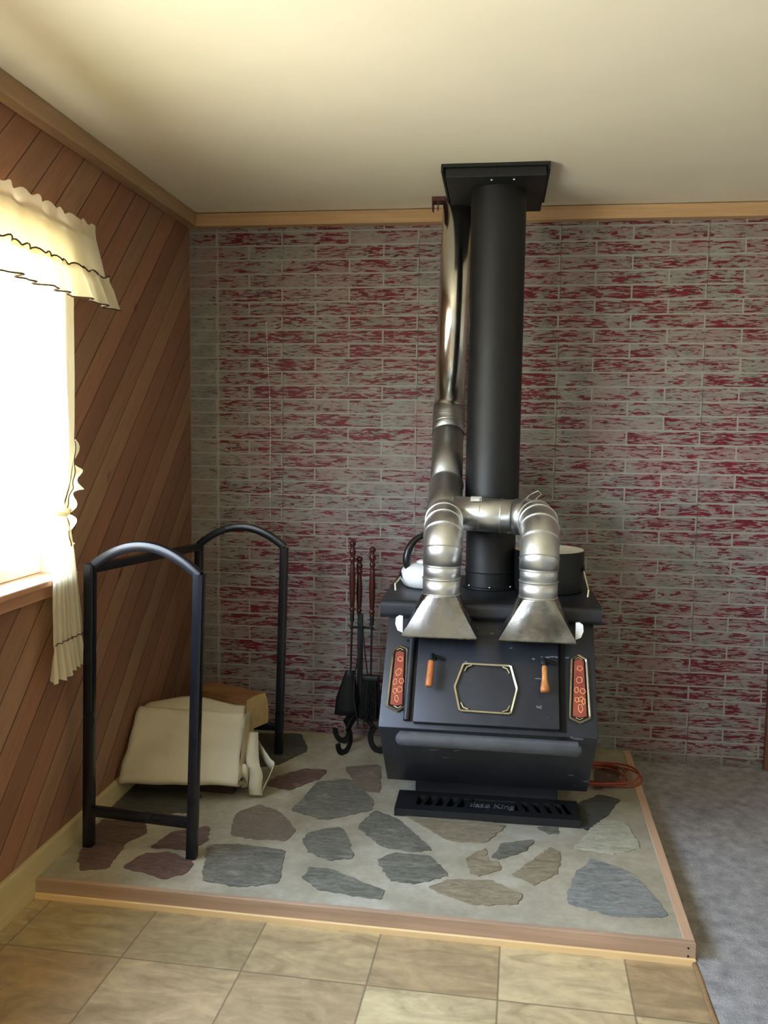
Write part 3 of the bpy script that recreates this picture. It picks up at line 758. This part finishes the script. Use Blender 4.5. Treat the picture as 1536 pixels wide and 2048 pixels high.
# ------------------------------------------------------------------ warm air duct
du = thing('heat_duct', (1.38, -.87, .75), 'galvanised hot air duct joining two hoods on the stove front to the ceiling', 'duct')
R = .0645
def hood(cx, rx0, rx1, nm):
    b = MB(); n = 40
    zt, zb = .893, .752
    rows = []
    for k, (t) in enumerate([0, .06, .5, 1]):
        r = []
        for i in range(n):
            a = 2*pi*i/n+pi/4
            c_, s_ = cos(a), sin(a); m_ = max(abs(c_), abs(s_))
            sqx, sqy = c_/m_, s_/m_
            qx = (rx0+rx1)/2+sqx*(rx1-rx0)/2; qy = -.865+sqy*.068
            px_, py_ = cx+R*c_, -.87+R*s_
            tt = t
            r.append((px_+(qx-px_)*tt, py_+(qy-py_)*tt, zt+(zb-zt)*tt))
        rows.append(r)
    rows.append([(x, y, .744) for x, y, z in rows[-1]])
    b.grid(rows, close_v=True)
    h = b.build('hood', MT['hood'], du, smooth=28, solid=.0012)
    b = MB(); b.prism([(cx-.115, -.80), (cx+.115, -.80), (cx+.115, -.93), (cx-.115, -.93)], up, .7475, .7490); b.build('hood_mouth', MT['void'], h)
    return h
hl = hood(1.213, 1.084, 1.338, 'l'); hr = hood(1.543, 1.414, 1.669, 'r')
for hx, sg, pr in ((1.084, -1, hl), (1.669, 1, hr)):
    b = MB()
    poly = [(0, -.030), (.018, -.022), (.026, 0), (.024, .022), (.012, .030), (0, .028)]
    b.prism([(hx+sg*(u+.000), z+.783) for u, z in (poly if sg > 0 else poly[::-1])], lambda u, v, h: (u+sg*.0, h, v), -.905, -.893, bev=.002)
    b.tube([(hx+sg*.014, -.892, .790), (hx+sg*.014, -.9065, .790)], .004, 10)
    b.build('side_tab', MT['whitepl'], pr, smooth=40, label='white tab')
def ring(b, c, ax, r, w=.0022): 
    ax = Vector(ax).normalized(); a = Vector((1, 0, 0)) if abs(ax.x) < .9 else Vector((0, 0, 1))
    e1 = (a-ax*a.dot(ax)).normalized(); e2 = ax.cross(e1)
    b.tube(circ(c, r, e1, e2, 36, close=True), w, 6, closed=True)
def straight(nm, a, c, r, mt, rings=(), n=40, r2=None):
    a, c = Vector(a), Vector(c); ax = c-a; L = ax.length; r2 = r2 or r
    b = MB(); b.lathe([(r, 0), (r+(r2-r)*.5, L*.5), (r2, L)], a, n, tuple(ax), cap=False)
    for t in rings: ring(b, a+ax*t, ax, r+(r2-r)*t+.0008)
    return b.build(nm, mt, du, smooth=50, solid=.001)
def gored(nm, pts, r, mt, ringr=.0022):
    """adjustable elbow: straight gores meeting at mitred joints with raised beads"""
    P = [Vector(p) for p in pts]; n = 40; b = MB(); rows = []
    T = [(P[min(i+1, len(P)-1)]-P[max(i-1, 0)]).normalized() for i in range(len(P))]
    prev = None
    for i, p in enumerate(P):
        t = T[i]
        if prev is None:
            a = Vector((1, 0, 0)) if abs(t.x) < .9 else Vector((0, 0, 1)); side = (a-t*a.dot(t)).normalized()
        else: side = (prev-t*prev.dot(t)).normalized()
        prev = side; upv = t.cross(side)
        if 0 < i < len(P)-1:
            ang = (P[i]-P[i-1]).angle(P[i+1]-P[i])/2; st = 1/cos(ang)
            bend = ((P[i+1]-P[i]).normalized()-(P[i]-P[i-1]).normalized())
            bend = bend.normalized() if bend.length > 1e-6 else side
        else: st, bend = 1, side
        row = []
        for k in range(n):
            a = 2*pi*k/n; v = side*cos(a)+upv*sin(a); v = v+bend*(v.dot(bend))*(st-1); row.append(p+v*r)
        rows.append(row)
        if 0 < i < len(P)-1: b.tube([p+(q-p)*1.012 for q in row], ringr, 6, closed=True)
    b.grid(rows, close_v=True)
    return b.build(nm, mt, du, smooth=50, solid=.001)
# left riser
straight('collar', (1.213, -.87, .884), (1.213, -.87, .945), R, MT['galv'], rings=(.1, .98))
straight('collar', (1.213, -.87, .940), (1.214, -.87, 1.005), R-.001, MT['galv'], rings=(.72,))
gored('elbow', [(1.214, -.87, .99), (1.215, -.868, 1.045), (1.214, -.842, 1.085), (1.211, -.78, 1.11), (1.207, -.70, 1.125), (1.203, -.64, 1.135)], R+.002, MT['galv'])
straight('tee', (1.2035, -.665, 1.115), (1.197, -.425, 1.24), R+.001, MT['galvdull'], rings=(.02, .98))
straight('pipe', (1.1975, -.435, 1.232), (1.190, -.235, 1.45), R-.002, MT['galvdull'], rings=(.97,))
gored('elbow', [(1.1905, -.245, 1.438), (1.190, -.215, 1.475), (1.1895, -.20, 1.515), (1.189, -.195, 1.56)], R+.001, MT['galvdull'])
straight('pipe', (1.189, -.195, 1.55), (1.2135, -.193, 2.3995), R-.001, MT['bright'], rings=(.02,))
# cross pipe and right riser
straight('cross_pipe', (1.235, -.595, 1.146), (1.475, -.615, 1.138), R-.002, MT['galv'], rings=(.0, .42, .74, .98))
gored('elbow', [(1.462, -.614, 1.138), (1.50, -.622, 1.138), (1.535, -.653, 1.136), (1.545, -.71, 1.128), (1.546, -.78, 1.108), (1.545, -.838, 1.07), (1.544, -.868, 1.02), (1.543, -.87, .985)], R+.002, MT['galv'])
straight('collar', (1.543, -.87, .884), (1.543, -.87, .945), R, MT['galv'], rings=(.1, .98))
straight('collar', (1.543, -.87, .940), (1.543, -.87, 1.0), R-.001, MT['galv'], rings=(.72,))
b = MB()
for k in range(1):
    b.grid([[(1.300+.02*u, -.600+(R+.001)*-cos(a), 1.144+(R+.001)*sin(a)) for a in [radians(50+8*q) for q in range(7)]] for u in range(3)])
b.build('tape_patch', MT['whitepl'], du, smooth=60, label='silver tape patch')
b = MB(); b.tube([(1.50, -.62, 1.205), (1.515, -.63, 1.222), (1.545, -.64, 1.238), (1.555, -.65, 1.225), (1.535, -.66, 1.208)], .0022, 6); b.build('wire', MT['bright'], du, smooth=60)
# bracket on the ceiling
b = MB(); b.box(1.105, 1.168, -.225, -.155, 2.383, 2.3995, bev=.001); b.box(1.105, 1.110, -.22, -.16, 2.352, 2.384); b.box(1.128, 1.133, -.22, -.213, 2.345, 2.384)
tag(b.build('ceiling_bracket', MT['rust']), 'small rusty metal bracket on the ceiling left of the duct top', 'bracket')

# ------------------------------------------------------------------ pot and kettle
TZ = .842
po = thing('cooking_pot', (1.60, -.465, TZ), 'black open cooking pot with cream interior on the right of the stove top', 'pot')
b = MB(); b.lathe([(0, TZ), (.118, TZ), (.128, TZ+.006), (.131, TZ+.03), (.133, TZ+.158), (.131, TZ+.160), (.129, TZ+.158), (.129, TZ+.154)], (1.60, -.465, 0), 56, cap=False)
b.build('body', MT['blackpipe'], po, smooth=50)
b = MB(); b.lathe([(.129, TZ+.154), (.1315, TZ+.1615), (.129, TZ+.163), (.1275, TZ+.150), (.125, TZ+.03), (.11, TZ+.008), (0, TZ+.006)], (1.60, -.465, 0), 56, cap=False)
b.build('liner', MT['cream'], po, smooth=50, label='cream interior')
ke = thing('kettle', (1.125, -.47, TZ), 'round white enamel kettle with thick black handle on the left of the stove top', 'kettle')
b = MB(); b.lathe([(0, 0), (.068, 0), (.085, .008), (.098, .028), (.1015, .045), (.098, .062), (.085, .080), (.060, .092), (.035, .097), (0, .098)], (1.125, -.47, TZ), 48, cap=False)
b.build('body', MT['white'], ke, smooth=180)
b = MB(); b.lathe([(.036, .095), (.038, .099), (.025, .106), (0, .108)], (1.125, -.47, TZ), 28, cap=False); b.sphere((1.125, -.47, TZ+.114), .010); b.build('lid', MT['white'], ke, smooth=180)
b = MB(); b.tube([(1.185, -.42, TZ+.04), (1.215, -.395, TZ+.07), (1.235, -.38, TZ+.10)], .014, 14, radii=[.020, .015, .011]); b.build('spout', MT['white'], ke, smooth=60)
hp = [(1.060, -.510, TZ+.066), (1.050, -.512, TZ+.100), (1.056, -.508, TZ+.145), (1.078, -.497, TZ+.185), (1.112, -.480, TZ+.205), (1.15, -.46, TZ+.200), (1.178, -.445, TZ+.165), (1.19, -.438, TZ+.115), (1.185, -.44, TZ+.075)]
b = MB(); b.sweep(hp, [(.019*cos(a)*.8, .013*sin(a)) for a in [2*pi*k/14 for k in range(14)]], scale=[.8, 1.25, 1.25, 1.05, .9, .9, .9, .9, .7]); b.build('handle', MT['blackpl'], ke, smooth=180, sub=1)

# ------------------------------------------------------------------ firewood rack
ra = thing('firewood_rack', (.28, -.75, HZ), 'tall black metal firewood rack with arched ends standing left on the hearth', 'log rack')
W = .033
def leg(x, y, zt, xt=None, yt=None):
    b = MB(); b.sweep([(x, y, HZ+.001), (xt or x, yt or y, zt)], RSQ(W), up=(0, 1, 0)); b.build('leg', MT['rackm'], ra, smooth=40)
leg(.078, -1.210, 1.006, .100); leg(.443, -1.236, .990, .474)
leg(.108, -.290, .955, .140); leg(.489, -.291, .955, .512)
def arch(xa, ya, za, xb, yb, zb, rise):
    n = 24; pts = []
    for k in range(n+1):
        t = k/n
        pts.append((xa+(xb-xa)*t, ya+(yb-ya)*t, za+(zb-za)*t+rise*(1-(2*t-1)**2)))
    b = MB(); b.sweep(pts, RSQ(.030), up=(0, 1, 0)); b.build('arch', MT['rackm'], ra, smooth=40)
arch(.118, -1.212, 1.006, .474, -1.236, .984, .075)
arch(.140, -.290, .957, .512, -.291, .957, .080)
def bar(nm, a, c, w=.03): b = MB(); b.sweep([a, c], RSQ(w), up=(0, 0, 1)); b.build(nm, MT['rackm'], ra, smooth=40)
bar('top_rail', (.100, -1.19, .990), (.140, -.30, .948))
bar('crossbar', (.097, -1.212, .182), (.434, -1.235, .176)); bar('crossbar', (.125, -.290, .178), (.48, -.291, .178))

# ------------------------------------------------------------------ logs and canvas carrier
def log(name, A, d, L, wd, hh, z0, label, side='log', end='logend', seed=1):
    """A front-right bottom corner on plan, d axis direction pointing away from the shown end"""
    d = Vector((d[0], d[1], 0)).normalized(); n = Vector((-d.y, d.x, 0))
    if n.y < 0: n = -n
    t = thing(name, (A[0], A[1], z0), label, 'log', 'split logs in the rack')
    rnd = random.Random(seed)
    prof = [(0, .0), (wd*.5, -.0), (wd, 0), (wd*1.03, hh*.4), (wd*.97, hh*.8), (wd*.85, hh), (wd*.4, hh*1.0), (0.004, hh*.96), (-.004, hh*.5)]
    rows = []
    for k in range(9):
        s_ = L*k/8; rows.append([tuple(Vector((A[0], A[1], z0))+d*s_+n*(u+rnd.uniform(-.002, .002))+Vector((0, 0, max(0, v+(rnd.uniform(-.002, .002) if v > 0 else 0))))) for u, v in prof])
    b = MB(); R_ = b.grid(rows, close_v=True); b.bm.faces.new(R_[-1]); body = b.build('bark', MT[side], t, smooth=30)
    b = MB(); E_ = [b.bm.verts.new(Vector(p)-d*.0006) for p in rows[0]]; F_ = [b.bm.verts.new(Vector(p)+d*.002) for p in rows[0]]
    b.bm.faces.new(E_); b.bm.faces.new(F_[::-1])
    for i in range(len(E_)): b.bm.faces.new((E_[i], E_[(i+1) % len(E_)], F_[(i+1) % len(E_)], F_[i]))
    b.build('cut_end', MT[end], t, label='pale cut end')
    return t
log('firewood_log', (.385, -.415), (-.90, .42), .30, .135, .135, .195, 'squared split log with a pale cut end, topmost behind the canvas', seed=3)
log('firewood_log', (.405, -.56), (-.96, .2), .32, .10, .085, .193, 'split log peeking out beside the right edge of the canvas', seed=5)
log('firewood_log', (.425, -.735), (-1, .03), .385, .15, .125, HZ+.001, 'added dark log standing in for the shadow below the canvas', 'logdark', 'logdark', seed=8)  # added log: props the canvas, its dark colour deepens the shadow
log('firewood_log', (.41, -.57), (-1, .0), .36, .15, .131, HZ+.001, 'added unseen log at the very bottom, coloured dark as shadow', 'logdark', 'logdark', seed=9)  # second added log, dark to blend into the same shadow

ca = thing('canvas_log_carrier', (.25, -.7, .13), 'folded cream canvas log carrier draped over the firewood in the rack', 'log carrier')
def canvas_sheet(TL, TR, BR, BL, belly, nu=28, nv=24, ph=0., back=None, wr=.004):
    rows = []
    for j in range(nv+1):
        v = j/nv; r = []
        for i in range(nu+1):
            u = i/nu
            p = (Vector(TL)*(1-u)+Vector(TR)*u)*(1-v)+(Vector(BL)*(1-u)+Vector(BR)*u)*v
            n = Vector((0, -.6, .8))
            w_ = belly*sin(pi*v)*(.6+.4*sin(pi*u))
            w_ += wr*(sin(v*9+u*2.2+ph)+.6*sin(v*17-u*4+ph*2)+.5*sin(u*13+v*5))
            r.append(p+n*w_)
        rows.append(r)
    return rows
rows = canvas_sheet((.016, -.648, .355), (.430, -.60, .332), (.474, -.83, .165), (.022, -.85, .150), .004, wr=.0055)
# fold under at the bottom edge
bot = rows[-1]
for k, (dy, dz) in enumerate([(-.006, -.008), (-.006, -.020), (.004, -.028), (.02, -.032), (.035, -.030), (.05, -.026)]):
    rows.append([Vector((p.x, p.y+dy, p.z+dz+.002*sin(i*.6))) for i, p in enumerate(bot)])
b = MB(); b.grid(rows); b.build('front_flap', MT['canvas'], ca, smooth=180, solid=.004, weld=False)
rows = []
for j in range(9):
    v = j/8; r = []
    for i in range(29):
        u = i/28
        x = .030+(.428-.030)*u
        crest = .345+.030*sin(pi*min(1, u*1.1))**1.0-.010*u
        y = -.648+.048*u+.085*v
        z = ((.345-.022*u)*(1-v)+crest*v)+.004*sin(pi*v)+.002*sin(u*11+v*3)
        r.append((x-.02*v*u, y, z))
    rows.append(r)
b = MB(); b.grid(rows); b.build('back_flap', MT['canvas'], ca, smooth=180, solid=.004, weld=False)
# end side showing layers on the right
rows = canvas_sheet((.430, -.60, .330), (.434, -.53, .32), (.470, -.72, .150), (.474, -.825, .150), .0, 8, 12, wr=.003)
b = MB(); b.grid(rows); b.build('side_fold', MT['canvas'], ca, smooth=180, solid=.004, weld=False)
def strap(pts, w, wdir, nm='strap', mt='canvas'):
    P = [Vector(p) for p in pts]
    # smooth with catmull-rom
    S = []
    for i in range(len(P)-1):
        p0, p1, p2, p3 = P[max(i-1, 0)], P[i], P[i+1], P[min(i+2, len(P)-1)]
        for k in range(6):
            t = k/6; S.append(.5*((2*p1)+(p2-p0)*t+(2*p0-5*p1+4*p2-p3)*t*t+(3*p1-p0-3*p2+p3)*t**3))
    S.append(P[-1]); wd = Vector(wdir).normalized()
    b = MB(); b.grid([[p-wd*w/2 for p in S], [p for p in S], [p+wd*w/2 for p in S]]); b.build(nm, MT[mt], ca, smooth=180, solid=.003, weld=False)
strap([(.460, -.60, .26), (.484, -.68, .215), (.505, -.74, .185), (.520, -.752, .150), (.518, -.758, .105), (.520, -.756, .072)], .050, (1, .1, .0))
strap([(.468, -.56, .20), (.51, -.63, .192), (.555, -.70, .182), (.575, -.715, .172), (.570, -.725, .15), (.556, -.74, .115), (.542, -.748, .085)], .036, (.35, -.2, .9))
strap([(.455, -.76, .150), (.475, -.77, .172), (.490, -.765, .155), (.485, -.75, .125), (.462, -.74, .118)], .05, (.1, .1, 1))

# ------------------------------------------------------------------ fireplace tools
TX, TY = .820, -.165
ts = thing('fireplace_tool_stand', (TX, TY, HZ), 'black wrought iron tool stand with scroll feet beside the stove', 'tool stand')
b = MB(); b.box(TX-.012, TX+.012, TY-.006, TY+.006, .20, .66, bev=.003); b.build('post', MT['iron'], ts)
b = MB()
b.sweep([(TX-.045, TY-.01, .598), (TX, TY+.0, .60), (TX+.06, TY-.01, .598)], SQ(.012, .008)); b.build('hook_bar', MT['iron'], ts)
def scroll(dx, dy):
    e = Vector((dx, dy, 0)).normalized(); pts = []
    c0 = Vector((TX, TY, .21))
    # arm sweeps outwards and down, then curls back in on itself on the hearth
    for k in range(8):
        t = k/7; pts.append(c0+e*(.075*t)+Vector((0, 0, -.045*t*t)))
    cc = Vector((TX, TY, .117))+e*.105
    for k in range(22):
        a = radians(120+k*11.5); r = .056-.0006*k
        pts.append(cc+e*(r*cos(a)*.85)+Vector((0, 0, r*sin(a)-.0)))
    b = MB(); b.sweep(pts, SQ(.026, .006), up=(-e.y, e.x, 0)); b.build('scroll_foot', MT['iron'], ts, smooth=60)
scroll(-.5, -.85); scroll(-.75, .45); scroll(.9, -.45)
turn = [(0, .0), (.009, .0), (.011, .008), (.007, .014), (.012, .022), (.013, .030), (.007, .040), (.010, .046), (.012, .10), (.0135, .16), (.012, .21), (.009, .255), (.008, .265), (.012, .275), (.0125, .285), (.008, .296), (.013, .310), (.0145, .322), (.010, .336), (.008, .345), (.013, .356), (.0135, .368), (.006, .378), (0, .380)]
def handle(parent, x, y, z0, L):
    b = MB(); k = L/.38; b.lathe([(r*1.02, h*k) for r, h in turn], (x, y, z0), 20, cap=False); b.build('turned_handle', MT['toolwood'], parent, smooth=60)
handle(ts, TX-.006, TY, .655, .255)
sh = thing('fireplace_shovel', (.788, -.20, .23), 'fireplace shovel with dark turned wood handle, leftmost tool on the stand', 'fireplace tool')
handle(sh, .789, -.20, .66, .325)
b = MB(); b.tube([(.789, -.20, .665), (.786, -.20, .43), (.782, -.20, .40)], .0045, 10); b.lathe([(.009, 0), (.009, .045)], (.789, -.20, .63), 12); b.build('rod', MT['iron'], sh, smooth=50)
b = MB()
rows = []
for j in range(9):
    t = j/8; hw = .018+.032*min(1, t*1.6); z = .415-.205*t
    rows.append([(.782-.020*t+hw*q, -.203+.012*q*q+.01*t, z) for q in (-1, -.7, -.3, 0, .3, .7, 1)])
b.grid(rows); b.build('blade', MT['iron'], sh, smooth=180, solid=.003)
br = thing('hearth_brush', (.872, -.205, .20), 'hearth brush with dark turned wood handle hanging nearest the stove', 'fireplace tool')
handle(br, .876, -.205, .655, .305)
b = MB(); b.tube([(.876, -.205, .66), (.874, -.205, .39)], .0045, 10); b.lathe([(.009, 0), (.009, .04)], (.876, -.205, .62), 12); b.build('rod', MT['iron'], br, smooth=50)
b = MB(); b.box(.838, .913, -.222, -.188, .375, .400, bev=.008); b.build('ferrule', MT['iron'], br)
b = MB()
for k in range(90):
    q = random.uniform(-1, 1); p = random.uniform(-1, 1); L = random.uniform(.15, .185)
    b.tube([(.875+q*.034, -.205+p*.013, .378), (.875+q*.042, -.205+p*.018, .378-L*.5), (.872+q*.047, -.205+p*.022, .378-L)], .0028, 5)
b.build('bristles', MT['bristle'], br, smooth=60, weld=False)
tg = thing('fireplace_tongs', (.835, -.19, .2), 'black iron fireplace tongs hanging in the middle of the stand', 'fireplace tool')
b = MB()
for sx in (-1, 1):
    b.sweep([(.832+sx*.004, -.195, .59), (.832+sx*.016, -.197, .48), (.832+sx*.030, -.20, .38), (.832+sx*.032, -.20, .30), (.832+sx*.012, -.20, .17)], SQ(.010, .005))
b.lathe([(.006, 0), (.008, .02), (.006, .04)], (.832, -.195, .575), 12)
b.build('arms', MT['iron'], tg, smooth=50)

# ------------------------------------------------------------------ cord
b = MB(); pts = []
rnd = random.Random(4)
for k in range(220):
    t = k/219; a = t*2*pi*4.3+.5; r = .105+.022*sin(t*9)+.012*sin(a*2.3)
    pts.append((1.845+r*1.05*cos(a)+.012*sin(t*7), -.345+r*1.05*sin(a)*.95+.015*cos(t*5), HZ+.006+.022*t+.003*sin(a*3)))
b.tube(pts, .0042, 8)
b.build('extension_cord', MT['cord'], smooth=180); tag(bpy.data.objects['extension_cord'], 'coiled orange red extension cord on the hearth right of the stove', 'cord')

# ------------------------------------------------------------------ bead string on the brick wall
b = MB(); pr = random.Random(2)
pts = [(.358+.018*min(1, (1.925-z)/.5)+.002*sin(z*9), -.006, z) for z in [1.925-k*.0165 for k in range(54)]]
b.tube(pts, .0007, 5)
for k, p in enumerate(pts):
    if k in (0, 3, 4, 12, 13) or 20 <= k <= 28 or 31 <= k <= 37 or k in (39, 42, 45, 46, 47, 52): b.sphere((p[0], p[1], p[2]), .0032, (1, 1, 1.4), 8, 6)
tag(b.build('bead_string', MT['bead'], smooth=180), 'thin string of small white beads hanging on the brick wall above the rack', 'bead string')

# ------------------------------------------------------------------ light
wd = bpy.data.worlds.new('sky'); SC.world = wd; wd.use_nodes = True
nt = wd.node_tree; bg = nt.nodes['Background']
tc = nt.nodes.new('ShaderNodeTexCoord'); sp = nt.nodes.new('ShaderNodeSeparateXYZ'); nt.links.new(tc.outputs['Generated'], sp.inputs[0])
rp = nt.nodes.new('ShaderNodeValToRGB'); mp = nt.nodes.new('ShaderNodeMath'); mp.operation = 'MULTIPLY_ADD'; mp.inputs[1].default_value = .5; mp.inputs[2].default_value = .5
nt.links.new(sp.outputs[2], mp.inputs[0]); nt.links.new(mp.outputs[0], rp.inputs[0])
e = rp.color_ramp.elements; e[0].position = .46; e[0].color = (.62, .61, .54, 1); e[1].position = .52; e[1].color = (.88, .97, 1.08, 1)
q = rp.color_ramp.elements.new(.85); q.color = (.52, .74, 1.12, 1)
nt.links.new(rp.outputs[0], bg.inputs[0]); bg.inputs[1].default_value = 27.0
def portal(nm, loc, rot, sx, sy):
    l = bpy.data.lights.new(nm, 'AREA'); l.shape = 'RECTANGLE'; l.size = sx; l.size_y = sy; l.cycles.is_portal = True
    o = bpy.data.objects.new(nm, l); COL.objects.link(o); o.location = loc; o.rotation_euler = rot
portal('daylight_left_window', (-.13, (WY0+WY1)/2, (WZ0+WZ1)/2), (0, radians(-90), 0), WZ1-WZ0, WY1-WY0)

portal('daylight_added_window', (-.13, (LY0+LY1)/2, (LZ0+LZ1)/2), (0, radians(-90), 0), LZ1-LZ0, LY1-LY0)  # portal for the added, unseen window

# ------------------------------------------------------------------ camera
cam = bpy.data.cameras.new('camera'); co = bpy.data.objects.new('camera', cam); COL.objects.link(co)
yaw, pitch, roll = .1296, .0877, .0125
cy, sy, cp, sp_ = cos(yaw), sin(yaw), cos(pitch), sin(pitch)
f = Vector((-sy*cp, cy*cp, -sp_)); r = Vector((cy, sy, 0)); u = r.cross(f)
r2 = r*cos(roll)+u*sin(roll); u2 = -r*sin(roll)+u*cos(roll)
co.matrix_world = Matrix(((r2.x, u2.x, -f.x, 1.3966), (r2.y, u2.y, -f.y, -3.8411), (r2.z, u2.z, -f.z, 1.4303), (0, 0, 0, 1)))
cam.sensor_fit = 'HORIZONTAL'; cam.sensor_width = 36; cam.lens = 1737.09/1536*36; cam.clip_start = .05
SC.camera = co
SC.view_settings.view_transform = 'Standard'; SC.view_settings.look = 'None'; SC.view_settings.exposure = 0.12; SC.view_settings.gamma = 1
SC.view_settings.use_curve_mapping = False
SC.cycles.use_denoising = True; SC.cycles.adaptive_threshold = .03
SC.cycles.max_bounces = 8; SC.cycles.diffuse_bounces = 6; SC.cycles.transparent_max_bounces = 12
SC.cycles.caustics_reflective = False; SC.cycles.caustics_refractive = False
SC.cycles.sample_clamp_indirect = 8
